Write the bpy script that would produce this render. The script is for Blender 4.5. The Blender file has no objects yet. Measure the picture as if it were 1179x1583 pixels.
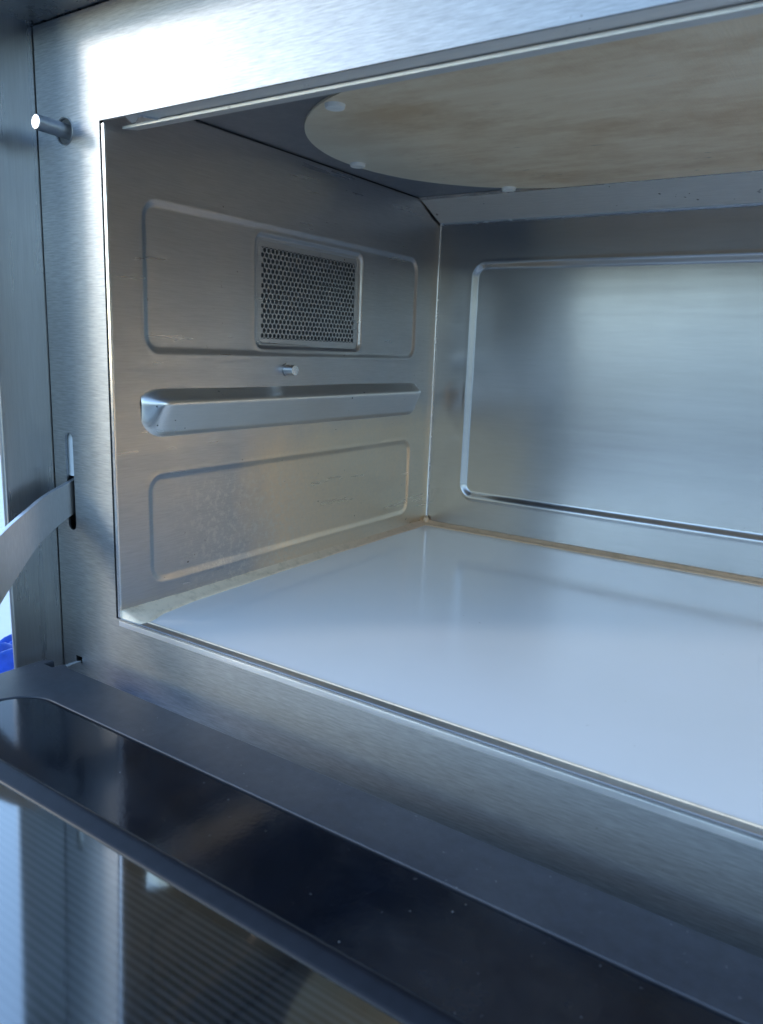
import bpy, bmesh, math, random
import numpy as np
from mathutils import Vector, Matrix
random.seed(7)
sc = bpy.context.scene
C = sc.collection

# ------------------------------------------------------------------ camera
cam_d = bpy.data.cameras.new('camera')
cam = bpy.data.objects.new('camera', cam_d); C.objects.link(cam)
cam_d.sensor_width = 36.0; cam_d.sensor_fit = 'AUTO'
cam_d.lens = 36.0 * 1192.875 / 1583.0
cam_d.clip_start = 0.01; cam_d.clip_end = 2000
right = Vector((0.82808891, 0.55937301, 0.03702163))
fwd = Vector((-0.54158657, 0.8153134, -0.20481222))
up = Vector((-0.14475066, 0.14955231, 0.97810089))
M = Matrix((( right.x, up.x, -fwd.x, 0.33602681),
            ( right.y, up.y, -fwd.y, -0.25285866),
            ( right.z, up.z, -fwd.z, 0.1476422),
            (0, 0, 0, 1)))
cam.matrix_world = M
cam_d.dof.use_dof = True
cam_d.dof.focus_distance = 0.50
cam_d.dof.aperture_fstop = 17.0
sc.camera = cam

# ------------------------------------------------------------------ light
SUN_TRAVEL = Vector((1.40, 1.0, -0.56)).normalized()
to_sun = -SUN_TRAVEL
elev = math.asin(to_sun.z)
world = bpy.data.worlds.new('World'); sc.world = world; world.use_nodes = True
wn = world.node_tree.nodes; wl = world.node_tree.links
bg = wn['Background']
sky = wn.new('ShaderNodeTexSky'); sky.sky_type = 'NISHITA'; sky.sun_disc = False
sky.sun_elevation = elev
sky.sun_rotation = math.atan2(to_sun.x, to_sun.y)
sky.air_density = 1.0; sky.dust_density = 0.1; sky.ozone_density = 2.0
wl.new(sky.outputs[0], bg.inputs[0]); bg.inputs[1].default_value = 0.15
sun_d = bpy.data.lights.new('sun', 'SUN'); sun_d.energy = 0.24; sun_d.angle = math.radians(9.0)
sun_d.color = (1.0, 0.93, 0.83)
sun = bpy.data.objects.new('sun', sun_d); C.objects.link(sun)
sun.rotation_euler = to_sun.to_track_quat('Z', 'Y').to_euler()
sc.view_settings.view_transform = 'Standard'; sc.view_settings.look = 'None'
sc.view_settings.gamma = 1.0; sc.view_settings.use_curve_mapping = False
sc.view_settings.exposure = 2.0
sc.render.engine = 'CYCLES'
cy = sc.cycles
cy.max_bounces = 14; cy.glossy_bounces = 10; cy.diffuse_bounces = 5
cy.transparent_max_bounces = 10; cy.transmission_bounces = 6
cy.caustics_reflective = True; cy.blur_glossy = 0.3
cy.sample_clamp_indirect = 6.0

# ------------------------------------------------------------------ materials
def nodes(name):
    m = bpy.data.materials.new(name); m.use_nodes = True
    nt = m.node_tree; p = nt.nodes['Principled BSDF']
    return m, nt, p
def N(nt, t, **kw):
    n = nt.nodes.new(t)
    for k, v in kw.items(): setattr(n, k, v)
    return n
def coords(nt, scale, rot=(0, 0, 0)):
    tc = N(nt, 'ShaderNodeTexCoord'); mp = N(nt, 'ShaderNodeMapping')
    mp.inputs['Scale'].default_value = scale; mp.inputs['Rotation'].default_value = rot
    nt.links.new(tc.outputs['Object'], mp.inputs['Vector']); return mp.outputs[0]
def noise(nt, vec, scale, detail=3, rough=0.55):
    n = N(nt, 'ShaderNodeTexNoise'); n.inputs['Scale'].default_value = scale
    n.inputs['Detail'].default_value = detail; n.inputs['Roughness'].default_value = rough
    nt.links.new(vec, n.inputs['Vector']); return n.outputs['Fac']
def ramp(nt, fac, stops):
    r = N(nt, 'ShaderNodeValToRGB'); e = r.color_ramp.elements
    while len(e) < len(stops): e.new(0.5)
    for i, (p, c) in enumerate(stops):
        e[i].position = p; e[i].color = c if len(c) == 4 else (*c, 1)
    nt.links.new(fac, r.inputs[0]); return r.outputs[0]
def mrange(nt, fac, a, b, c, d):
    r = N(nt, 'ShaderNodeMapRange'); 
    for i, v in enumerate((a, b, c, d)): r.inputs[i + 1].default_value = v
    nt.links.new(fac, r.inputs[0]); return r.outputs[0]
def mix(nt, fac, a, b, mode='MIX'):
    m = N(nt, 'ShaderNodeMix', data_type='RGBA', blend_type=mode)
    for s, v in ((0, fac), (6, a), (7, b)):
        if hasattr(v, 'links'): nt.links.new(v, m.inputs[s])
        elif isinstance(v, tuple): m.inputs[s].default_value = (*v, 1) if len(v) == 3 else v
        else: m.inputs[s].default_value = v
    return m.outputs[2]
def math_(nt, op, a, b=0.0):
    m = N(nt, 'ShaderNodeMath', operation=op)
    for i, v in enumerate((a, b)):
        if hasattr(v, 'links'): nt.links.new(v, m.inputs[i])
        else: m.inputs[i].default_value = v
    return m.outputs[0]

def metal(name, base=(0.56, 0.56, 0.55), rough=0.30, aniso=0.0, tangent=None, grain=(1, 1, 1), streak=0.12,
          bump=0.05, dent=0.02, stain_glow=None, specks=0.0, scratches=0.0, rvar=0.06):
    """stainless sheet; grain = noise scale (small value along the brushing)"""
    m, nt, p = nodes(name)
    p.inputs['Metallic'].default_value = 1.0
    v = coords(nt, grain)
    fine = noise(nt, v, 1500, 4, 0.7)
    mid = noise(nt, v, 160, 3, 0.6)
    vo = coords(nt, (1, 1, 1))
    big = noise(nt, vo, 14, 4, 0.6)
    col = mix(nt, mrange(nt, fine, 0.3, 0.7, 0, 1), tuple(c * (1 - streak) for c in base), tuple(min(1, c * (1 + streak)) for c in base))
    col = mix(nt, mrange(nt, big, 0.35, 0.75, 0.0, 0.25), col, tuple(c * 0.72 for c in base))
    if stain_glow: col = stain_glow(nt, col, vo)
    if specks:
        s = noise(nt, vo, 260, 2, 0.5); s2 = noise(nt, vo, 22, 2, 0.5)
        msk = math_(nt, 'MULTIPLY', mrange(nt, s, 0.72, 0.76, 0, 1), mrange(nt, s2, 0.5, 0.65, 0, specks))
        col = mix(nt, msk, col, (0.05, 0.035, 0.02))
    nt.links.new(col, p.inputs['Base Color'])
    r = math_(nt, 'ADD', mrange(nt, mid, 0.3, 0.7, rough - rvar, rough + rvar), mrange(nt, big, 0.3, 0.7, -rvar * .6, rvar * .6))
    if scratches:
        vs = coords(nt, (grain[0] * 1.0, grain[1] * 1.0, grain[2] * 1.0), (0.15, 0.1, 0.05))
        sn = noise(nt, vs, 420, 2, 0.4)
        r = math_(nt, 'ADD', r, mrange(nt, sn, 0.62, 0.70, 0, scratches))
    nt.links.new(r, p.inputs['Roughness'])
    if aniso:
        p.inputs['Anisotropic'].default_value = aniso
        t = N(nt, 'ShaderNodeCombineXYZ')
        for i in range(3): t.inputs[i].default_value = tangent[i]
        nt.links.new(t.outputs[0], p.inputs['Tangent'])
    b1 = N(nt, 'ShaderNodeBump'); b1.inputs['Strength'].default_value = bump; b1.inputs['Distance'].default_value = 0.0004
    nt.links.new(fine, b1.inputs['Height'])
    b2 = N(nt, 'ShaderNodeBump'); b2.inputs['Strength'].default_value = dent; b2.inputs['Distance'].default_value = 0.02
    nt.links.new(noise(nt, vo, 9, 2, 0.4), b2.inputs['Height'])
    nt.links.new(b2.outputs[0], b1.inputs['Normal']); nt.links.new(b1.outputs[0], p.inputs['Normal'])
    return m

def sep(nt):
    tc = N(nt, 'ShaderNodeTexCoord'); s = N(nt, 'ShaderNodeSeparateXYZ'); nt.links.new(tc.outputs['Object'], s.inputs[0]); return s.outputs
def wall_stain_glow(nt, col, vo):
    s = sep(nt)
    n1 = noise(nt, vo, 11, 5, 0.65); n2 = noise(nt, vo, 420, 3, 0.7)
    # baked-on residue in the back corner; residue plus painted warm sun bounce low down
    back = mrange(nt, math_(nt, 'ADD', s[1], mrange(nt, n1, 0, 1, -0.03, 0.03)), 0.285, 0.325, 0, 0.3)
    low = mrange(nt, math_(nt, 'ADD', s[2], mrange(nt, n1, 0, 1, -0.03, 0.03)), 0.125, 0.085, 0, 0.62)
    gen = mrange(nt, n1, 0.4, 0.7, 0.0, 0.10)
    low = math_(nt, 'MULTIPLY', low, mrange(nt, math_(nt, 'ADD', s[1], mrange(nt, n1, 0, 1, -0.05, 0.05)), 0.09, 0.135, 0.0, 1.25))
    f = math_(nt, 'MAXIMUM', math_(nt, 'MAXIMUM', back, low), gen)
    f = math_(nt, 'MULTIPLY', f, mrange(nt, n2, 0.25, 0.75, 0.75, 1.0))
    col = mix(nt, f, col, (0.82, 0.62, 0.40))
    n3 = noise(nt, vo, 230, 3, 0.8)
    pale = math_(nt, 'MULTIPLY', mrange(nt, n3, 0.5, 0.62, 0, 0.5),
                 math_(nt, 'MULTIPLY', mrange(nt, s[2], 0.078, 0.06, 0, 1), mrange(nt, math_(nt, 'ABSOLUTE', math_(nt, 'SUBTRACT', s[1], 0.10)), 0.03, 0.07, 1, 0)))
    return mix(nt, pale, col, (0.62, 0.60, 0.54))

M_frame = metal('brushed_frame_steel', (0.31, 0.325, 0.34), 0.46, 0.45, (0, 0, 1), (0.07, 1, 1), 0.26, 0.05, 0.003, specks=0.6, scratches=0.0, rvar=0.015)
M_case = metal('brushed_case_steel', (0.52, 0.53, 0.54), 0.30, 0.3, (0, 1, 0), (1, 1, 0.03), 0.08, 0.05, 0.01)
M_wall = metal('cavity_wall_steel', (0.425, 0.43, 0.445), 0.33, 0.35, (0, 0, 1), (1, 0.05, 1), 0.10, 0.015, 0.015, stain_glow=wall_stain_glow, specks=0.9)
M_back = metal('cavity_back_steel', (0.47, 0.455, 0.445), 0.24, 0.70, (0, 0, 1), (0.04, 1, 1), 0.05, 0.008, 0.006, specks=0.3, rvar=0.02)
M_ceil = metal('cavity_ceiling_steel', (0.36, 0.38, 0.42), 0.45, 0, None, (1, 1, 1), 0.05, 0.02, 0.01, specks=0.7)
M_strip = metal('channel_steel', (0.80, 0.79, 0.77), 0.55, 0, None, (0.05, 1, 1), 0.06, 0.02, 0.01, specks=1.0)
M_rail = metal('rail_steel', (0.82, 0.78, 0.72), 0.36, 0.1, (0, 0, 1), (1, 0.05, 1), 0.04, 0.01, 0.004, specks=0.9)
M_bright = metal('polished_steel', (0.72, 0.73, 0.74), 0.22, 0, None, (1, 1, 1), 0.04, 0.02, 0.0)
M_lip = metal('sill_lip_steel', (0.80, 0.81, 0.82), 0.38, 0, None, (0.1, 1, 1), 0.03, 0.0, 0.0)
M_arm = metal('arm_steel', (0.60, 0.61, 0.63), 0.36, 0, None, (1, 1, 0.1), 0.08, 0.05, 0.01)

def simple(name, col, rough, spec=0.5, metallic=0, coat=0, nscale=None, namp=0.15, bump=0.0, bscale=300, dust=0.0):
    m, nt, p = nodes(name)
    p.inputs['Roughness'].default_value = rough; p.inputs['Metallic'].default_value = metallic
    p.inputs['Specular IOR Level'].default_value = spec; p.inputs['Coat Weight'].default_value = coat
    p.inputs['Coat Roughness'].default_value = 0.08
    vo = coords(nt, (1, 1, 1))
    n = noise(nt, vo, nscale or 60, 4, 0.6)
    cc = mix(nt, mrange(nt, n, 0.3, 0.7, 0, 1), tuple(c * (1 - namp) for c in col), tuple(min(1, c * (1 + namp)) for c in col))
    if dust:
        cc = mix(nt, math_(nt, 'MULTIPLY', mrange(nt, noise(nt, vo, 620, 2, 0.5), 0.745, 0.77, 0, dust * 0.7), mrange(nt, noise(nt, vo, 17, 2, 0.5), 0.4, 0.6, 0.1, 1)), cc, (0.45, 0.45, 0.45))
        cc = mix(nt, math_(nt, 'MULTIPLY', mrange(nt, noise(nt, vo, 16, 5, 0.7), 0.45, 0.75, 0, dust * 0.10), 1.0), cc, (0.20, 0.21, 0.22))
    nt.links.new(cc, p.inputs['Base Color'])
    n2 = noise(nt, vo, 35, 4, 0.6)
    nt.links.new(mrange(nt, n2, 0.3, 0.7, max(0.02, rough - 0.03), rough + 0.03), p.inputs['Roughness'])
    if bump:
        b = N(nt, 'ShaderNodeBump'); b.inputs['Strength'].default_value = bump; b.inputs['Distance'].default_value = 0.0006
        nt.links.new(noise(nt, vo, bscale, 3, 0.6), b.inputs['Height']); nt.links.new(b.outputs[0], p.inputs['Normal'])
    return m
M_dark = simple('dark_gap', (0.02, 0.02, 0.022), 0.7)
M_inner = simple('hidden_liner', (0.10, 0.11, 0.12), 0.5)
M_bezel = simple('satin_dark_plastic', (0.026, 0.031, 0.042), 0.48, 0.5, nscale=200, namp=0.2, bump=0.12, bscale=1500, dust=0.8)
M_gloss = simple('gloss_dark_panel', (0.005, 0.007, 0.012), 0.11, 0.5, nscale=30, namp=0.3, bump=0.05, bscale=500, dust=0.8)
M_slope = simple('window_bezel_plastic', (0.008, 0.009, 0.013), 0.36, 0.25, nscale=200, namp=0.2, bump=0.05, bscale=700)
M_white = simple('ivory_clip', (0.88, 0.86, 0.80), 0.35)
M_back_plastic = simple('pale_backing', (0.75, 0.78, 0.78), 0.45)

# white ceramic floor
def floor_mat():
    m, nt, p = nodes('white_ceramic')
    vo = coords(nt, (1, 1, 1)); n = noise(nt, vo, 8, 4, 0.6)
    c = mix(nt, mrange(nt, n, 0.3, 0.7, 0, 1), (0.88, 0.87, 0.83), (0.92, 0.90, 0.87))
    sp = math_(nt, 'MULTIPLY', mrange(nt, noise(nt, vo, 240, 2, 0.5), 0.74, 0.77, 0, 0.5), mrange(nt, noise(nt, vo, 13, 2, 0.5), 0.5, 0.65, 0, 1))
    c = mix(nt, sp, c, (0.40, 0.36, 0.30))
    s = sep(nt)
    rim = mrange(nt, math_(nt, 'ADD', s[1], mrange(nt, noise(nt, vo, 60, 4, 0.7), 0, 1, -0.012, 0.012)), 0.303, 0.325, 0, 0.45)
    c = mix(nt, rim, c, (0.62, 0.52, 0.38))
    nt.links.new(c, p.inputs['Base Color'])
    nt.links.new(mrange(nt, noise(nt, vo, 40, 5, 0.7), 0.3, 0.7, 0.08, 0.20), p.inputs['Roughness'])
    p.inputs['Specular IOR Level'].default_value = 0.7
    b = N(nt, 'ShaderNodeBump'); b.inputs['Strength'].default_value = 0.02; b.inputs['Distance'].default_value = 0.004
    nt.links.new(noise(nt, vo, 18, 2, 0.5), b.inputs['Height']); nt.links.new(b.outputs[0], p.inputs['Normal'])
    return m
M_floor = floor_mat()
def seal_mat():
    m, nt, p = nodes('aged_silicone')
    vo = coords(nt, (1, 1, 1)); s = sep(nt)
    old = mrange(nt, s[1], 0.02, 0.30, 0.0, 0.85)
    c = mix(nt, old, (0.95, 0.79, 0.58), (0.60, 0.38, 0.22))
    n = noise(nt, vo, 120, 4, 0.7)
    c = mix(nt, mrange(nt, n, 0.5, 0.75, 0, 0.5), c, (0.33, 0.24, 0.13))
    nt.links.new(c, p.inputs['Base Color']); p.inputs['Roughness'].default_value = 0.45
    b = N(nt, 'ShaderNodeBump'); b.inputs['Strength'].default_value = 0.3; b.inputs['Distance'].default_value = 0.001
    nt.links.new(noise(nt, vo, 160, 3, 0.6), b.inputs['Height']); nt.links.new(b.outputs[0], p.inputs['Normal'])
    return m
M_seal = seal_mat()
def cover_mat():
    m, nt, p = nodes('woven_fibre_cover')
    vo = coords(nt, (1, 1, 1)); vs = coords(nt, (0.12, 1, 1))
    n = noise(nt, vs, 130, 5, 0.7); big = noise(nt, coords(nt, (0.6, 1, 1)), 15, 7, 0.72)
    c = mix(nt, mrange(nt, n, 0.3, 0.7, 0, 1), (0.84, 0.63, 0.40), (0.95, 0.78, 0.55))
    c = mix(nt, mrange(nt, big, 0.46, 0.62, 0, 0.8), c, (0.66, 0.43, 0.22))
    s = sep(nt)
    edge = mrange(nt, s[0], 0.10, 0.03, 0, 0.7)
    c = mix(nt, edge, c, (0.70, 0.68, 0.56))
    sp = noise(nt, coords(nt, (0.35, 1, 1)), 210, 2, 0.5)
    c = mix(nt, math_(nt, 'MULTIPLY', mrange(nt, sp, 0.71, 0.75, 0, 0.7), mrange(nt, s[1], 0.16, 0.26, 0.2, 1)), c, (0.10, 0.07, 0.04))
    nt.links.new(c, p.inputs['Base Color']); p.inputs['Roughness'].default_value = 0.30
    # weave
    w1 = N(nt, 'ShaderNodeTexWave', wave_type='BANDS', bands_direction='X'); w1.inputs['Scale'].default_value = 200; w1.inputs['Distortion'].default_value = 0.3
    w2 = N(nt, 'ShaderNodeTexWave', wave_type='BANDS', bands_direction='Y'); w2.inputs['Scale'].default_value = 200; w2.inputs['Distortion'].default_value = 0.3
    nt.links.new(vo, w1.inputs['Vector']); nt.links.new(vo, w2.inputs['Vector'])
    b = N(nt, 'ShaderNodeBump'); b.inputs['Strength'].default_value = 0.25; b.inputs['Distance'].default_value = 0.0003
    nt.links.new(math_(nt, 'ADD', w1.outputs['Fac'], w2.outputs['Fac']), b.inputs['Height']); nt.links.new(b.outputs[0], p.inputs['Normal'])
    return m
M_cover = cover_mat()
def glass_mat():
    m = bpy.data.materials.new('coated_window_glass'); m.use_nodes = True
    nt = m.node_tree; nt.nodes.clear()
    out = N(nt, 'ShaderNodeOutputMaterial'); mx = N(nt, 'ShaderNodeMixShader')
    tr = N(nt, 'ShaderNodeBsdfTransparent'); tr.inputs[0].default_value = (0.55, 0.58, 0.60, 1)
    gl = N(nt, 'ShaderNodeBsdfGlossy'); gl.inputs['Roughness'].default_value = 0.06; gl.inputs['Color'].default_value = (0.80, 0.79, 0.76, 1)
    lw = N(nt, 'ShaderNodeLayerWeight'); lw.inputs['Blend'].default_value = 0.5
    f = mrange(nt, lw.outputs['Facing'], 0.0, 1.0, 0.32, 0.80)
    nt.links.new(f, mx.inputs[0]); nt.links.new(tr.outputs[0], mx.inputs[1]); nt.links.new(gl.outputs[0], mx.inputs[2])
    nt.links.new(mx.outputs[0], out.inputs[0]); return m
M_glass = glass_mat()
def screen_mat():
    m, nt, p = nodes('perforated_screen')
    s = sep(nt)
    a = math_(nt, 'SINE', math_(nt, 'MULTIPLY', s[1], 2 * math.pi / 0.0026))
    c = mix(nt, mrange(nt, a, -0.4, 0.4, 0, 1), (0.012, 0.014, 0.017), (0.20, 0.20, 0.20))
    nt.links.new(c, p.inputs['Base Color']); p.inputs['Roughness'].default_value = 0.5
    return m
M_screen = screen_mat()
def ground_mat():
    m, nt, p = nodes('asphalt')
    vo = coords(nt, (1, 1, 1))
    nt.links.new(mix(nt, mrange(nt, noise(nt, vo, 3, 8, 0.7), 0.3, 0.7, 0, 1), (0.08, 0.085, 0.09), (0.12, 0.125, 0.13)), p.inputs['Base Color'])
    p.inputs['Roughness'].default_value = 0.8; return m
M_ground = ground_mat()
M_tarp = simple('blue_tarpaulin', (0.02, 0.10, 0.55), 0.35, nscale=80, namp=0.25)

# ------------------------------------------------------------------ helpers
def link(name, me, mat, parent=None, smooth=False):
    o = bpy.data.objects.new(name, me); C.objects.link(o)
    if mat: me.materials.append(mat)
    if smooth:
        for p in me.polygons: p.use_smooth = True
    if parent: o.parent = parent
    return o
def from_bm(name, bm, mat, parent=None, smooth=False, sharp=None):
    bmesh.ops.recalc_face_normals(bm, faces=bm.faces)
    me = bpy.data.meshes.new(name); bm.to_mesh(me); bm.free()
    o = link(name, me, mat, parent, smooth or sharp is not None)
    if sharp is not None:
        me.set_sharp_from_angle(angle=math.radians(sharp))
        w = o.modifiers.new('weighted', 'WEIGHTED_NORMAL'); w.keep_sharp = True; w.weight = 100; w.mode = 'FACE_AREA'
    return o
def box(bm, x0, x1, y0, y1, z0, z1):
    v = [bm.verts.new((x, y, z)) for x in (x0, x1) for y in (y0, y1) for z in (z0, z1)]
    for f in ((0, 1, 3, 2), (4, 6, 7, 5), (0, 4, 5, 1), (2, 3, 7, 6), (0, 2, 6, 4), (1, 5, 7, 3)):
        bm.faces.new([v[i] for i in f])
def bev(bm, w, seg=2, edges=None):
    bmesh.ops.bevel(bm, geom=edges or bm.edges[:], offset=w, segments=seg, affect='EDGES', profile=0.5, clamp_overlap=True)
def boxo(name, mat, parent, b, w=0.0005, seg=2):
    bm = bmesh.new(); box(bm, *b)
    if w: bev(bm, w, seg)
    return from_bm(name, bm, mat, parent, sharp=40)
def extrude_x(name, prof, x0, x1, mat, parent, w=0.0, smooth_deg=40):
    """closed (y,z) profile swept along x"""
    bm = bmesh.new()
    a = [bm.verts.new((x0, y, z)) for y, z in prof]; b = [bm.verts.new((x1, y, z)) for y, z in prof]
    n = len(prof)
    for i in range(n): bm.faces.new((a[i], a[(i + 1) % n], b[(i + 1) % n], b[i]))
    bm.faces.new(a); bm.faces.new(b[::-1])
    if w: bev(bm, w, 2)
    return from_bm(name, bm, mat, parent, sharp=smooth_deg)
def cyl(bm, p0, p1, r0, r1=None, seg=32, cap=True):
    r1 = r0 if r1 is None else r1
    p0, p1 = Vector(p0), Vector(p1); d = (p1 - p0); q = d.to_track_quat('Z', 'Y')
    A = [bm.verts.new(p0 + q @ Vector((r0 * math.cos(t), r0 * math.sin(t), 0))) for t in np.linspace(0, 2 * math.pi, seg, False)]
    B = [bm.verts.new(p1 + q @ Vector((r1 * math.cos(t), r1 * math.sin(t), 0))) for t in np.linspace(0, 2 * math.pi, seg, False)]
    for i in range(seg): bm.faces.new((A[i], A[(i + 1) % seg], B[(i + 1) % seg], B[i]))
    if cap: bm.faces.new(A[::-1]); bm.faces.new(B)
def rrect(x0, x1, y0, y1, r, seg=8):
    pts = []
    for cx, cy_, a in ((x1 - r, y1 - r, 0), (x0 + r, y1 - r, 90), (x0 + r, y0 + r, 180), (x1 - r, y0 + r, 270)):
        for k in range(seg + 1):
            t = math.radians(a + 90 * k / seg); pts.append((cx + r * math.cos(t), cy_ + r * math.sin(t)))
    return pts
def grid(name, U_, V_, fn, mat, parent):
    """height sheet; fn(u,v) arrays -> xyz arrays"""
    uu, vv = np.meshgrid(U_, V_, indexing='ij'); X, Y, Z = fn(uu, vv)
    co = np.stack([X, Y, Z], -1).reshape(-1, 3)
    nu, nv = len(U_), len(V_)
    idx = np.arange(nu * nv).reshape(nu, nv)
    q = np.stack([idx[:-1, :-1], idx[1:, :-1], idx[1:, 1:], idx[:-1, 1:]], -1).reshape(-1, 4)
    me = bpy.data.meshes.new(name)
    me.vertices.add(len(co)); me.vertices.foreach_set('co', co.ravel())
    me.loops.add(q.size); me.loops.foreach_set('vertex_index', q.ravel())
    me.polygons.add(len(q)); me.polygons.foreach_set('loop_start', np.arange(0, q.size, 4)); me.polygons.foreach_set('loop_total', np.full(len(q), 4))
    me.polygons.foreach_set('use_smooth', np.ones(len(q), dtype=bool))
    me.update(); me.validate()
    return link(name, me, mat, parent)
def sdf(u, v, u0, u1, v0, v1, r):
    cu, cv = (u0 + u1) / 2, (v0 + v1) / 2
    du = np.abs(u - cu) - (u1 - u0) / 2 + r; dv = np.abs(v - cv) - (v1 - v0) / 2 + r
    return np.hypot(np.maximum(du, 0), np.maximum(dv, 0)) + np.minimum(np.maximum(du, dv), 0) - r
def sst(x): x = np.clip(x, 0, 1); return x * x * (3 - 2 * x)
def tag(o, label, cat, group=None):
    o['label'] = label; o['category'] = cat
    if group: o['group'] = group

W_, D_, H_, ZC = 0.535, 0.323, 0.25, 0.2648
ZT = 0.30; XL = -0.0525; FD = 0.0285

# ------------------------------------------------------------------ ground
bm = bmesh.new(); s = 400
v = [bm.verts.new(p) for p in ((-s, -s, -0.84), (s, -s, -0.84), (s, s, -0.84), (-s, s, -0.84))]; bm.faces.new(v)
g = from_bm('ground', bm, M_ground); g['kind'] = 'structure'

# ------------------------------------------------------------------ table the oven stands on
M_table = simple('white_table_plastic', (0.72, 0.74, 0.76), 0.45, nscale=40, namp=0.04)
table = bpy.data.objects.new('folding_table', None); C.objects.link(table); table.location = (0, 0, 0)
tag(table, 'pale white tabletop that the steel oven stands on, seen at the far left', 'table')
def tb(name, mat, b, w, par): return boxo(name, mat, par, b, w)
TABLE_JOBS = [('tabletop', (-1.25, 1.0, -0.16, 0.95, -0.135, -0.10), 0.006)] + \
    [('leg', (x, x + 0.04, y, y + 0.04, -0.8399, -0.135), 0.004) for x in (-1.15, 0.86) for y in (-0.08, 0.84)]
for nm, b, w in TABLE_JOBS: tb(nm, M_table, b, w, table)

# ------------------------------------------------------------------ building added unseen behind the viewer to darken reflections in the steel
M_render = simple('grey_render', (0.30, 0.31, 0.315), 0.8, nscale=2, namp=0.12)
M_roof = simple('dark_roofing', (0.05, 0.05, 0.055), 0.7, nscale=3)
M_pane = simple('window_dark_glass', (0.02, 0.025, 0.03), 0.1)
bld = bpy.data.objects.new('added_reflection_building', None); C.objects.link(bld); bld.location = (0, 0, 0)
tag(bld, 'unseen long low grey building added behind the viewer to darken the steel reflections', 'building')
boxo('wall', M_render, bld, (-7.5, 34.0, -20.0, -12.0, -0.839, 1.15), 0)
boxo('roof', M_roof, bld, (-7.8, 34.3, -20.3, -11.7, 1.15, 1.28), 0.02)
for k in range(7):
    x = -4.5 + 5.2 * k
    w_ = boxo('window', M_bright, bld, (x, x + 1.6, -12.02, -11.95, -0.2, 0.85), 0.01)
    boxo('pane', M_pane, w_, (x + 0.06, x + 1.54, -11.949, -11.945, -0.14, 0.79), 0)

# ------------------------------------------------------------------ oven
oven = bpy.data.objects.new('microwave_oven', None); C.objects.link(oven)
tag(oven, 'stainless steel commercial microwave oven with its door dropped open and empty cavity', 'microwave oven')

# outer casing: side flange, overhang, top, side, back, bottom
bm = bmesh.new()
box(bm, XL - 0.0016, XL, -FD, 0.46, -0.088, ZT + 0.0016)          # side skin with flange
fe = [e for e in bm.edges if all(abs(v.co.y + FD) < 1e-6 for v in e.verts)]
bev(bm, 0.0007, 3, fe)
box(bm, XL + 0.0005, 0.5885, -FD, 0.46, ZT, ZT + 0.0016)   # top with overhang
box(bm, 0.589, 0.5906, -FD, 0.46, -0.088, ZT + 0.0016)
box(bm, XL, 0.589, 0.458, 0.4605, -0.088, ZT)
box(bm, XL + 0.0002, 0.5888, 0.004, 0.458, -0.088, -0.086)
casing = from_bm('casing', bm, M_case, oven, sharp=40)
for x in (-0.03, 0.565):
    for y in (0.03, 0.42):
        bm = bmesh.new(); cyl(bm, (x, y, -0.0999), (x, y, -0.088), 0.014, 0.016); from_bm('foot', bm, M_dark, oven, sharp=40)
# rolled front edge of the side flange
bm = bmesh.new(); cyl(bm, (XL - 0.0014, -FD + 0.0004, -0.087), (XL - 0.0014, -FD + 0.0004, ZT), 0.0015, seg=20); from_bm('rolled_edge', bm, M_case, casing, sharp=40)

# front frame: ring sheet with pin hole and slot, rounded sill edge
OX0, OX1 = -0.0022, W_ + 0.0022
def poly_holes(name, outer, holes, y, th, mat, parent):
    """flat sheet in the xz plane with holes, thickness th backwards"""
    bm = bmesh.new(); edges = []
    for loop in [outer] + holes:
        vs = [bm.verts.new((x, y, z)) for x, z in loop]
        edges += [bm.edges.new((vs[i], vs[(i + 1) % len(vs)])) for i in range(len(vs))]
    bmesh.ops.triangle_fill(bm, edges=edges, use_beauty=True)
    for f in bm.faces:
        f.normal_update()
        if f.normal.y > 0: f.normal_flip()
    r = bmesh.ops.extrude_face_region(bm, geom=bm.faces[:])
    bmesh.ops.translate(bm, verts=[e for e in r['geom'] if isinstance(e, bmesh.types.BMVert)], vec=(0, th, 0))
    return from_bm(name, bm, mat, parent, sharp=30)
circ = lambda cx, cz, r, n=36: [(cx + r * math.cos(t), cz + r * math.sin(t)) for t in np.linspace(0, 2 * math.pi, n, False)]
def slot(cx, z0, z1, r):
    p = [(cx + r * math.cos(t), z1 - r + r * math.sin(t)) for t in np.linspace(0, math.pi, 12)]
    return p + [(cx + r * math.cos(t), z0 + r + r * math.sin(t)) for t in np.linspace(math.pi, 2 * math.pi, 12)]
opening = [(OX0, 0.0), (OX1, 0.0), (OX1, H_), (OX0, H_)]
frame = poly_holes('front_frame', [(XL + 0.0008, -0.086), (0.588, -0.086), (0.588, ZT - 0.0006), (XL + 0.0008, ZT - 0.0006)],
                   [opening, circ(-0.0295, 0.2482, 0.0062), slot(-0.0378, 0.0435, 0.0975, 0.0034),
                    [(-0.0400, -0.0350), (-0.0345, -0.0350), (-0.0345, -0.0312), (-0.0400, -0.0312)]], 0.0, 0.0012, M_frame, oven)
# rounded sill lip at the bottom of the opening, returning to the floor plate
prof = [(0.0 - 0.0006 * 0, -0.0030)]
prof = [(0.0 - 0.00005, -0.0040)] + [(0.0018 - 0.00185 * math.cos(t), -0.0014 + 0.0018 * math.sin(t)) for t in np.linspace(0, math.pi / 2, 7)] + [(0.0050, 0.0004), (0.0050, -0.0040)]
extrude_x('sill_lip', prof, OX0 + 0.0022, OX1 - 0.0022, M_lip, frame)
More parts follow.
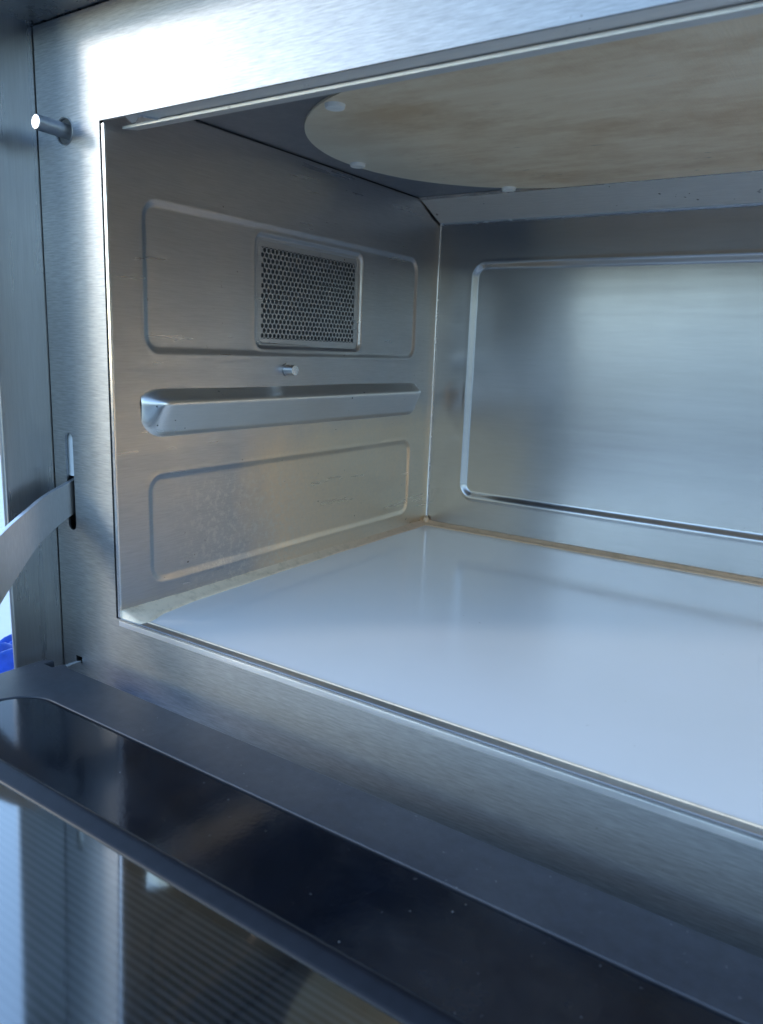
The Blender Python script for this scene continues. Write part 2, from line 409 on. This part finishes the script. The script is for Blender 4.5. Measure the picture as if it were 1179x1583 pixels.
# hole collar and dark liners behind the slot, hole and notch
bm = bmesh.new(); cyl(bm, (-0.0295, -0.0005, 0.2482), (-0.0295, 0.010, 0.2482), 0.00665, cap=False); cyl(bm, (-0.0295, 0.010, 0.2482), (-0.0295, 0.0105, 0.2482), 0.0066)
from_bm('pin_collar', bm, M_strip, frame, sharp=40)
boxo('slot_liner', M_dark, frame, (-0.0343, -0.0325, 0.0025, 0.03, 0.035, 0.107), 0)
boxo('inner_panel', M_back_plastic, frame, (-0.0450, -0.0343, 0.0024, 0.0040, 0.0735, 0.106), 0)

# latch pin
bm = bmesh.new()
a, b = Vector((-0.0295, 0.010, 0.2482)), Vector((-0.0295, -0.0158, 0.2490))
cyl(bm, a, b, 0.0036, seg=24)
tip = [e for e in bm.edges if all((v.co - b).length < 0.004 for v in e.verts)]
bev(bm, 0.0008, 2, tip)
from_bm('latch_pin', bm, M_arm, oven, sharp=35)

# support arm: curved flat bar out of the slot to the door
def arm():
    up_ = [(0.016, 0.0790), (0.0025, 0.0722), (-0.0147, 0.0655), (-0.0244, 0.0599), (-0.0429, 0.0475), (-0.060, 0.030), (-0.074, 0.008), (-0.083, -0.017)]
    lo_ = [(0.016, 0.0590), (0.0016, 0.0532), (-0.0100, 0.0470), (-0.0219, 0.0384), (-0.0338, 0.0249), (-0.0451, 0.0110), (-0.056, -0.006), (-0.063, -0.020)]
    def cr(P, n=6):
        out = []
        for i in range(len(P) - 1):
            p0, p1, p2, p3 = P[max(i - 1, 0)], P[i], P[i + 1], P[min(i + 2, len(P) - 1)]
            for k in range(n):
                t = k / n
                out.append(tuple(0.5 * (2 * p1[j] + (p2[j] - p0[j]) * t + (2 * p0[j] - 5 * p1[j] + 4 * p2[j] - p3[j]) * t * t + (3 * p1[j] - p0[j] - 3 * p2[j] + p3[j]) * t ** 3) for j in (0, 1)))
        return out + [P[-1]]
    A, B = cr(up_), cr(lo_); bm = bmesh.new(); xs = (-0.0398, -0.0367)
    ring = [[bm.verts.new((x, *p)) for p in (q, w)] for x in xs for q, w in zip(A, B)]
    n = len(A); L, R = ring[:n], ring[n:]
    for i in range(n - 1):
        bm.faces.new((L[i][0], L[i + 1][0], L[i + 1][1], L[i][1])); bm.faces.new((R[i][0], R[i][1], R[i + 1][1], R[i + 1][0]))
        bm.faces.new((L[i][0], R[i][0], R[i + 1][0], L[i + 1][0])); bm.faces.new((L[i][1], L[i + 1][1], R[i + 1][1], R[i][1]))
    bm.faces.new((L[0][0], L[0][1], R[0][1], R[0][0])); bm.faces.new((L[-1][0], R[-1][0], R[-1][1], L[-1][1]))
    bmesh.ops.recalc_face_normals(bm, faces=bm.faces)
    es = [e for e in bm.edges if len(e.link_faces) == 2 and e.calc_face_angle() > 1.0]
    bev(bm, 0.0002, 2, es)
    return from_bm('support_arm', bm, M_arm, oven, sharp=40)
ar = arm()
bm = bmesh.new(); cyl(bm, (-0.0364, 0.003, 0.0575), (-0.0369, 0.003, 0.0575), 0.0014, seg=16); from_bm('rivet', bm, M_dark, ar, sharp=40)

# ---------------- cavity side walls (pressed sheet)
def wall_depth(y, z):
    d = np.zeros_like(y)
    s1 = sdf(y, z, 0.0235, 0.2905, 0.1432, 0.2180, 0.0085)
    s2 = sdf(y, z, 0.0235, 0.2905, 0.0160, 0.0745, 0.0085)
    d = d - 0.0011 * sst(0.5 - s1 / 0.0042) - 0.0008 * sst(0.5 - s2 / 0.0042)
    # a narrow raised bead round each pressing
    for s in (s1, s2): d = d + 0.00012 * np.exp(-((s - 0.0022) / 0.0012) ** 2)
    s3 = sdf(y, z, 0.1075, 0.2175, 0.1470, 0.2135, 0.0055)
    d = d + 0.0003 * np.exp(-((s3 - 0.0018) / 0.0013) ** 2) - 0.0016 * sst(0.5 - s3 / 0.0022)
    s4 = sdf(y, z, 0.1120, 0.2130, 0.1505, 0.2100, 0.003)
    d = d - 0.006 * sst(0.5 - s4 / 0.0012)
    # curl into the back corner and slight spring of the sheet
    d = d + 0.0014 * np.clip((y - 0.312) / 0.011, 0, 1) ** 2
    d = d + 0.00025 * np.sin(y * 31 + z * 12) * np.sin(z * 27 + 1)
    return d
Y = np.linspace(0.0006, D_ - 0.0004, 430); Z = np.linspace(-0.001, ZC + 0.001, 354)
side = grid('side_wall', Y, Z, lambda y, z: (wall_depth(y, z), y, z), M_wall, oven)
def wall_r(y, z):
    s1 = sdf(y, z, 0.0235, 0.2905, 0.1432, 0.2180, 0.0085); s2 = sdf(y, z, 0.0235, 0.2905, 0.0160, 0.0745, 0.0085)
    return W_ + 0.0017 * sst(0.5 - s1 / 0.0034) + 0.0014 * sst(0.5 - s2 / 0.0034)
Yr = np.linspace(0.0006, D_ - 0.0004, 160); Zr = np.linspace(-0.001, ZC + 0.001, 130)
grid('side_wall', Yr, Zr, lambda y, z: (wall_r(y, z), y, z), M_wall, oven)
# front hem of the side wall: the bright edge seen just inside the frame
boxo('wall_hem', M_bright, side, (-0.0013, 0.0006, 0.0004, 0.0016, 0.0006, H_ - 0.0012), 0.0002)
boxo('dark_joint', M_dark, side, (-0.010, -0.0013, 0.0022, 0.006, -0.002, H_ + 0.003), 0)

# ---------------- back wall
def back_fn(x, z):
    s1 = sdf(x, z, 0.0352, W_ - 0.0352, 0.0312, 0.2165, 0.0085)
    d = 0.0026 * sst(0.5 - s1 / 0.0050) - 0.0003 * np.exp(-((s1 - 0.003) / 0.0013) ** 2)
    return x, D_ + d + 0.0002 * np.sin(x * 21) * np.sin(z * 25), z
grid('back_wall', np.linspace(-0.001, W_ + 0.001, 620), np.linspace(-0.001, ZC + 0.001, 300), back_fn, M_back, oven)
bm = bmesh.new(); cyl(bm, (0.0013, D_ - 0.0006, 0.001), (0.0013, D_ - 0.0006, 0.262), 0.0009, seg=12)
from_bm('corner_seam', bm, M_bright, oven, sharp=60)

# ---------------- ceiling
boxo('ceiling_panel', M_ceil, oven, (-0.004, W_ + 0.004, 0.0015, D_ + 0.004, ZC, ZC + 0.0012), 0)
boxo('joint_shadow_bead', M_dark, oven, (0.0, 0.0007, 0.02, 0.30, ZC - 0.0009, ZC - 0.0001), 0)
bm = bmesh.new(); rr, cx0, cx1, cyy = 0.122, 0.141, 0.394, 0.171
pts = [(cx0 + rr * math.cos(t), cyy + rr * math.sin(t)) for t in np.linspace(math.pi / 2, 1.5 * math.pi, 64)] + \
      [(cx1 + rr * math.cos(t), cyy + rr * math.sin(t)) for t in np.linspace(-math.pi / 2, math.pi / 2, 64)]
A = [bm.verts.new((x, y, ZC - 0.0001)) for x, y in pts]; B = [bm.verts.new((x, y, ZC - 0.0014)) for x, y in pts]
for i in range(len(pts)): bm.faces.new((A[i], A[(i + 1) % len(pts)], B[(i + 1) % len(pts)], B[i]))
bm.faces.new(B); cover = from_bm('ceiling_cover', bm, M_cover, oven, sharp=40)
for (x, y) in ((0.0862, 0.0690), (0.0250, 0.1728), (0.0820, 0.2765), (0.51, 0.171)):
    bm = bmesh.new(); cyl(bm, (x, y, ZC - 0.0012), (x, y, ZC - 0.0034), 0.0052, 0.0046, 28)
    bev(bm, 0.0005, 2, [e for e in bm.edges if all(abs(v.co.z - (ZC - 0.0034)) < 1e-6 for v in e.verts)])
    from_bm('clip', bm, M_white, cover, sharp=40)

# front return of the top beam and the bent channel behind it
bm = bmesh.new()
v = [bm.verts.new(p) for p in ((0.015, 0.0012, H_ + 0.0002), (W_, 0.0012, H_ + 0.0002), (W_, 0.0095, H_ - 0.0006), (0.0215, 0.0095, H_ - 0.0006), (0.0100, 0.0095, H_ - 0.0006))]
bm.faces.new(v)
r = bmesh.ops.extrude_face_region(bm, geom=bm.faces[:]); bmesh.ops.translate(bm, verts=[e for e in r['geom'] if isinstance(e, bmesh.types.BMVert)], vec=(0, 0, 0.001))
chan = from_bm('channel', bm, M_strip, oven, sharp=30)
extrude_x('channel_lip', [(0.0088, H_ - 0.0024), (0.0182, H_ - 0.0008), (0.0182, H_ + 0.0004), (0.0088, H_ - 0.0010)], 0.0035, W_ - 0.003, M_strip, chan, 0.0002)
bm = bmesh.new()
v = [bm.verts.new(p) for p in ((0.0115, 0.0100, H_ - 0.0005), (0.0300, 0.0100, H_ - 0.0005), (0.0235, 0.0030, H_ + 0.0006))]; bm.faces.new(v)
r = bmesh.ops.extrude_face_region(bm, geom=bm.faces[:]); bmesh.ops.translate(bm, verts=[e for e in r['geom'] if isinstance(e, bmesh.types.BMVert)], vec=(0, -0.0004, -0.0012))
from_bm('gusset', bm, M_bright, chan)
extrude_x('beam_web', [(0.0012, H_ + 0.0005), (0.0030, H_ + 0.0005), (0.0030, ZC), (0.0012, ZC)], 0.0, W_, M_strip, chan)
# sloping channel along the back of the ceiling
bm = bmesh.new(); q = 0.0012
L = [(0.0006, 0.2895, ZC - 0.0004), (0.0022, 0.3200, 0.2500)]; Rr = [(W_ - 0.0028, 0.2895, ZC - 0.0004), (W_ - 0.0022, 0.3200, 0.2500)]
v = [bm.verts.new(p) for p in (L[0], L[1], Rr[1], Rr[0])]; bm.faces.new(v)
r = bmesh.ops.extrude_face_region(bm, geom=bm.faces[:]); bmesh.ops.translate(bm, verts=[e for e in r['geom'] if isinstance(e, bmesh.types.BMVert)], vec=(0, 0.0006, 0.0010))
bc = from_bm('channel', bm, M_strip, oven, sharp=30)
extrude_x('channel_lip', [(0.2872, ZC - 0.0002), (0.2905, ZC - 0.0018), (0.2915, ZC - 0.0008), (0.2915, ZC - 0.0002)], 0.0010, W_ - 0.003, M_bright, bc)
extrude_x('channel_lip', [(0.3192, 0.2494), (0.3226, 0.2488), (0.3226, 0.2500), (0.3200, 0.2508)], 0.0026, W_ - 0.003, M_bright, bc)

# ---------------- shelf rail pressed out of the side wall
def rail_fn(y, z):
    t = np.clip((y - 0.0205) / 0.013, 0, 1); e = np.clip((0.2965 - y) / 0.011, 0, 1)
    zt = 0.1220 - 0.0035 * (1 - t) ** 2.5; zb = 0.0972 + 0.0085 * (1 - t) ** 2.5 + 0.005 * (1 - e) ** 2
    u = (z - zb) / (zt - zb)
    h = 0.0112 * np.minimum(0.22 + 0.78 * np.clip(u / 0.72, 0, 1), 1.0) * np.clip((1 - u) / 0.22, 0, 1) ** 0.7 * np.clip(u / 0.06, 0, 1) ** 0.7
    h = h * np.sqrt(1 - (1 - np.clip(t * 1.15, 0, 1)) ** 2) * np.sqrt(1 - (1 - e) ** 2)
    h = np.where((u < 0) | (u > 1) | (y < 0.0205) | (y > 0.2965), 0, h)
    def blur(h, ax, n, sg):
        k = np.exp(-np.linspace(-1, 1, n) ** 2 * sg); k /= k.sum()
        return np.apply_along_axis(lambda r: np.convolve(r, k, 'same'), ax, h)
    h = blur(h, 0, 23, 2.5); h = blur(h, 1, 17, 2.5)
    return h - 0.0005, y, z
Yq = np.linspace(0.0185, 0.2985, 560); Zq = np.linspace(0.0945, 0.1245, 100)
grid('shelf_rail', Yq, Zq, rail_fn, M_rail, oven)
bm = bmesh.new()
for (y, z, x, r) in ((0.0240, 0.1140, 0.0062, 0.0005), (0.0262, 0.1035, 0.0036, 0.0003), (0.036, 0.1060, 0.0066, 0.0002), (0.045, 0.1010, 0.0040, 0.0002)):
    cyl(bm, (x - 0.004, y, z), (x + 0.0002, y, z), r, seg=10)
from_bm('pit_mark', bm, M_dark, oven)

# shelf stud
bm = bmesh.new(); cyl(bm, (-0.002, 0.1352, 0.1330), (0.0075, 0.1352, 0.1330), 0.0033, seg=32)
bev(bm, 0.0004, 2, [e for e in bm.edges if all(abs(v.co.x - 0.0075) < 1e-6 for v in e.verts)])
st = from_bm('shelf_stud', bm, M_bright, oven, sharp=35)
bm = bmesh.new(); cyl(bm, (-0.001, 0.1352, 0.1330), (0.0010, 0.1352, 0.1330), 0.0043, seg=32); from_bm('washer', bm, M_wall, st, sharp=35)

# ---------------- vent grille (perforated plate)
def grille():
    bm = bmesh.new(); x0 = -0.0030; th = 0.0007
    y0, y1, z0, z1 = 0.1142, 0.2108, 0.1525, 0.2068
    nc, nr = 26, 18; py = (y1 - y0) / (nc - 0.5); pz = (z1 - z0) / nr; R_ = 0.00142
    ring12 = [2 * math.pi * k / 12 for k in range(12)]
    # hexagonal cell outline sampled at 12 angles
    hexc = [(0, pz * 2 / 3), (py / 2, pz / 3), (py / 2, -pz / 3), (0, -pz * 2 / 3), (-py / 2, -pz / 3), (-py / 2, pz / 3)]
    hexs = []
    for i in range(6):
        a, b = hexc[i], hexc[(i + 1) % 6]; hexs += [a, ((a[0] + b[0]) / 2, (a[1] + b[1]) / 2)]
    for j in range(nr):
        for i in range(-1, nc + 1):
            cy_ = y0 + py * (i + 0.25 + (0.5 if j % 2 else 0)); cz = z0 + pz * (j + 0.5)
            O = [bm.verts.new((x0, cy_ + a, cz + b)) for a, b in hexs]
            if i < 0 or i >= nc: bm.faces.new(O); continue
            ang = [math.atan2(b, a) for a, b in hexs]
            I = [bm.verts.new((x0, cy_ + R_ * math.cos(t), cz + R_ * math.sin(t))) for t in ang]
            K = [bm.verts.new((x0 - th, v.co.y, v.co.z)) for v in I]
            for k in range(12):
                l = (k + 1) % 12
                bm.faces.new((O[k], O[l], I[l], I[k])); bm.faces.new((I[k], I[l], K[l], K[k]))
    bmesh.ops.recalc_face_normals(bm, faces=bm.faces)
    # plain border frame, a hair proud of the cells
    def fr(a0, a1, b0, b1, r, x): return [bm.verts.new((x, a, b)) for a, b in rrect(a0, a1, b0, b1, r, 6)]
    Oo = fr(0.1085, 0.2165, 0.1480, 0.2125, 0.0045, x0 + 0.0002); Ii = fr(y0 - 0.0004, y1 + 0.0006, z0 - 0.0003, z1 + 0.0003, 0.0006, x0 + 0.0002)
    n = len(Oo)
    for k in range(n): bm.faces.new((Oo[k], Oo[(k + 1) % n], Ii[(k + 1) % n], Ii[k]))
    me = bpy.data.meshes.new('vent_grille'); bm.to_mesh(me); bm.free()
    return link('vent_grille', me, M_wall, side)
gr = grille()
boxo('duct_liner', M_inner, side, (-0.020, -0.0062, 0.1125, 0.2125, 0.1508, 0.2095), 0)

# ---------------- floor plate, sealant
boxo('floor_plate', M_floor, oven, (-0.002, W_ + 0.002, 0.0052, D_ + 0.002, -0.006, 0.0), 0.0004)
def strip_mesh(name, rows, mat, parent, bump_amp=0.0003):
    """rows: list of cross-sections (list of points); lofted"""
    bm = bmesh.new(); V = []
    for r in rows: V.append([bm.verts.new(Vector(p)) for p in r])
    for i in range(len(V) - 1):
        for j in range(len(V[0]) - 1): bm.faces.new((V[i][j], V[i + 1][j], V[i + 1][j + 1], V[i][j + 1]))
    return from_bm(name, bm, mat, parent, smooth=True)
random.seed(3)
rows = [[(-0.0006, 0.0011, -0.003), (0.005, 0.0011, -0.003), (0.011, 0.0011, -0.003), (0.015, 0.0011, -0.003), (0.0155, 0.0011, -0.003)]]
for y in np.linspace(0.0014, 0.3215, 150):
    w = float(np.interp(y, [0, 0.004, 0.008, 0.02, 0.046, 0.10, 0.178, 0.31], [0.0155, 0.0165, 0.0165, 0.0115, 0.0086, 0.0068, 0.0056, 0.0050]))
    w += random.uniform(-1, 1) * 0.00018 + 0.0003 * math.sin(y * 90)
    hgt = float(np.interp(y, [0, 0.05, 0.3], [0.0048, 0.0045, 0.0040])) + random.uniform(-1, 1) * 0.00012
    rows.append([(-0.0006, y, hgt), (w * 0.35, y, hgt * 0.60), (w * 0.75, y, hgt * 0.26), (w * 0.97, y, 0.0009), (w, y, -0.0003)])
strip_mesh('side_sealant', rows, M_seal, oven)
rows = []
for x in np.linspace(0.0012, W_ - 0.001, 260):
    h = 0.0030 + random.uniform(-1, 1) * 0.0001 + 0.0004 * math.exp(-((x - 0.004) / 0.006) ** 2); w = 0.0078 + random.uniform(-1, 1) * 0.00015 + 0.0012 * math.sin(x * 23) * 0.4
    rows.append([(x, D_ + 0.0004, h), (x, D_ - 0.0015, h * 1.02), (x, D_ - 0.0032, h * 0.62), (x, D_ - 0.0042, h * 0.32), (x, D_ - 0.0055, h * 0.42), (x, D_ - w * 0.97, h * 0.22), (x, D_ - w, -0.0003)])
strip_mesh('back_sealant', rows, M_seal, oven)
rows = []
for x in np.linspace(0.0005, W_ - 0.001, 200):
    j = random.uniform(-1, 1) * 0.00008
    rows.append([(x, 0.0056, -0.0002), (x, 0.0059, 0.0004), (x, 0.0068 + j, 0.0004), (x, 0.0072 + j, -0.0002)])
strip_mesh('front_sealant', rows, M_seal, oven)
# sealant blob in the back corner
bm = bmesh.new(); bmesh.ops.create_icosphere(bm, subdivisions=3, radius=0.0026)
for v in bm.verts:
    n = v.co.normalized(); v.co *= 1 + 0.25 * math.sin(n.x * 7 + 1) * math.sin(n.y * 6) ; v.co.z *= 1.5
    v.co += Vector((0.0022, D_ - 0.0022, 0.003))
from_bm('sealant_blob', bm, M_seal, oven, smooth=True)

# ---------------- door, hinged at the bottom and dropped open
TILT = -0.02
door = bpy.data.objects.new('door', None); C.objects.link(door); door.parent = oven
def dz(y): return TILT * y           # local slope of the door plane
def door_plate(name, outer, holes, ztop, th, mat, bevel=0.0008):
    bm = bmesh.new(); edges = []
    for loop in [outer] + holes:
        vs = [bm.verts.new((x, y, ztop)) for x, y in loop]
        edges += [bm.edges.new((vs[i], vs[(i + 1) % len(vs)])) for i in range(len(vs))]
    bmesh.ops.triangle_fill(bm, edges=edges, use_beauty=True)
    for f in bm.faces:
        f.normal_update()
        if f.normal.z < 0: f.normal_flip()
    bnd = [e for e in bm.edges if len(e.link_faces) == 1]
    r = bmesh.ops.extrude_face_region(bm, geom=bm.faces[:])
    bot = [e for e in r['geom'] if isinstance(e, bmesh.types.BMVert)]
    # keep the original faces as the top: move the copy down
    bmesh.ops.translate(bm, verts=bot, vec=(0, 0, -th))
    bmesh.ops.recalc_face_normals(bm, faces=bm.faces)
    if bevel:
        es = [e for e in bm.edges if all(abs(v.co.z - ztop) < 1e-7 for v in e.verts) and len(e.link_faces) == 2 and e.calc_face_angle() > 1.0]
        bev(bm, bevel, 3, es)
    for v in bm.verts: v.co.z += dz(v.co.y)
    return from_bm(name, bm, mat, door, sharp=35)
DX0, DX1, DY0 = -0.0355, 0.570, -0.330
outer = [(DX0, DY0), (DX1, DY0), (DX1, -0.0215), (-0.016, -0.0215)]
outer += [(-0.0185, -0.0205), (-0.0222, -0.0200), (-0.0228, -0.0262), (-0.0300, -0.0262), (-0.0300, -0.0205), (-0.0330, -0.0215), (DX0, -0.0240)]
GX0, GX1, GY1, GY0 = -0.0065, 0.541, -0.0505, -0.305
hole = rrect(GX0, GX1, GY0, GY1, 0.020, 14)
ZB = -0.0257
bez = door_plate('door_bezel', outer, [hole], ZB, 0.020, M_bezel, 0.0007)
bez_cover = boxo('hinge_recess', M_dark, door, (-0.0305, -0.0222, -0.0275, -0.0190, ZB - 0.012, ZB - 0.0045), 0)
# inner gloss panel; groove between
WX0, WX1, WY1, WY0 = 0.0215, 0.513, -0.0955, -0.275
ip = rrect(GX0 + 0.0017, GX1 - 0.0017, GY0 + 0.0017, GY1 - 0.0017, 0.0185, 14)
wo = rrect(WX0, WX1, WY0, WY1, 0.010, 8)
gp = door_plate('gloss_panel', ip, [wo], ZB - 0.0002, 0.012, M_gloss, 0.0005)
boxo('groove_bed', M_dark, door, (GX0 - 0.003, GX1 + 0.003, GY1 - 0.003, GY1 + 0.003, ZB - 0.013, ZB - 0.006), 0)
# sloping window surround
def surround():
    bm = bmesh.new(); secs = []
    for off, z in ((-0.0004, -0.0024), (0.0, -0.0004), (0.0004, 0.0001), (0.0012, 0.0002), (0.0030, -0.0003), (0.0050, -0.0011), (0.0064, -0.0016), (0.0074, -0.0020), (0.0080, -0.0029), (0.0084, -0.0060)):
        secs.append([bm.verts.new((x, y, ZB + z + dz(y))) for x, y in rrect(WX0 + off, WX1 - off, WY0 + off, WY1 - off, 0.0100 - off * 0.5, 8)])
    n = len(secs[0])
    for a, b in zip(secs, secs[1:]):
        for i in range(n): bm.faces.new((a[i], a[(i + 1) % n], b[(i + 1) % n], b[i]))
    return from_bm('window_surround', bm, M_slope, door, smooth=True)
surround()
def dpanel(name, z, mat, m=0.007):
    bm = bmesh.new()
    v = [bm.verts.new((x, y, z + dz(y))) for x, y in ((WX0 + m, WY0 + m), (WX1 - m, WY0 + m), (WX1 - m, WY1 - m), (WX0 + m, WY1 - m))]; bm.faces.new(v)
    return from_bm(name, bm, mat, door)
dpanel('window_glass', ZB - 0.0028, M_glass)
dpanel('window_screen', ZB - 0.0062, M_screen, 0.004)
# chrome hinge bar
boxo('hinge', M_bright, oven, (-0.0375, -0.0352, -0.0160, 0.0040, -0.0348, -0.0332), 0.0006)

# ------------------------------------------------------------------ blue tarp lying beyond the side of the oven
def tarp():
    u = np.linspace(0, 1, 140); v_ = np.linspace(0, 1, 110)
    def f(a, b):
        x = -0.238 + 0.165 * a + 0.004 * np.sin(b * 23) * (1 - a); y = -0.12 + (0.50 + 0.02 * np.sin(a * 9)) * b
        z = -0.099 + 0.014 + 0.006 * np.sin(a * 17 + b * 9) * np.sin(b * 21 + 2) + 0.004 * np.sin(a * 61 + 3 * np.sin(b * 19)) + 0.003 * np.abs(np.sin(b * 47 + 4 * np.sin(a * 13))) 
        ed = np.minimum(np.minimum(a, 1 - a) * 0.165, np.minimum(b, 1 - b) * 0.52)
        z = -0.0985 + (z + 0.0985) * np.clip(ed / 0.02, 0.05, 1)
        return x, y, z
    o = grid('blue_tarp', u, v_, f, M_tarp, None)
    tag(o, 'crumpled bright blue tarpaulin on the pale tabletop beside the left side of the oven', 'tarpaulin')
    return o
tp = tarp()
sm = tp.modifiers.new('thickness', 'SOLIDIFY'); sm.thickness = 0.0006
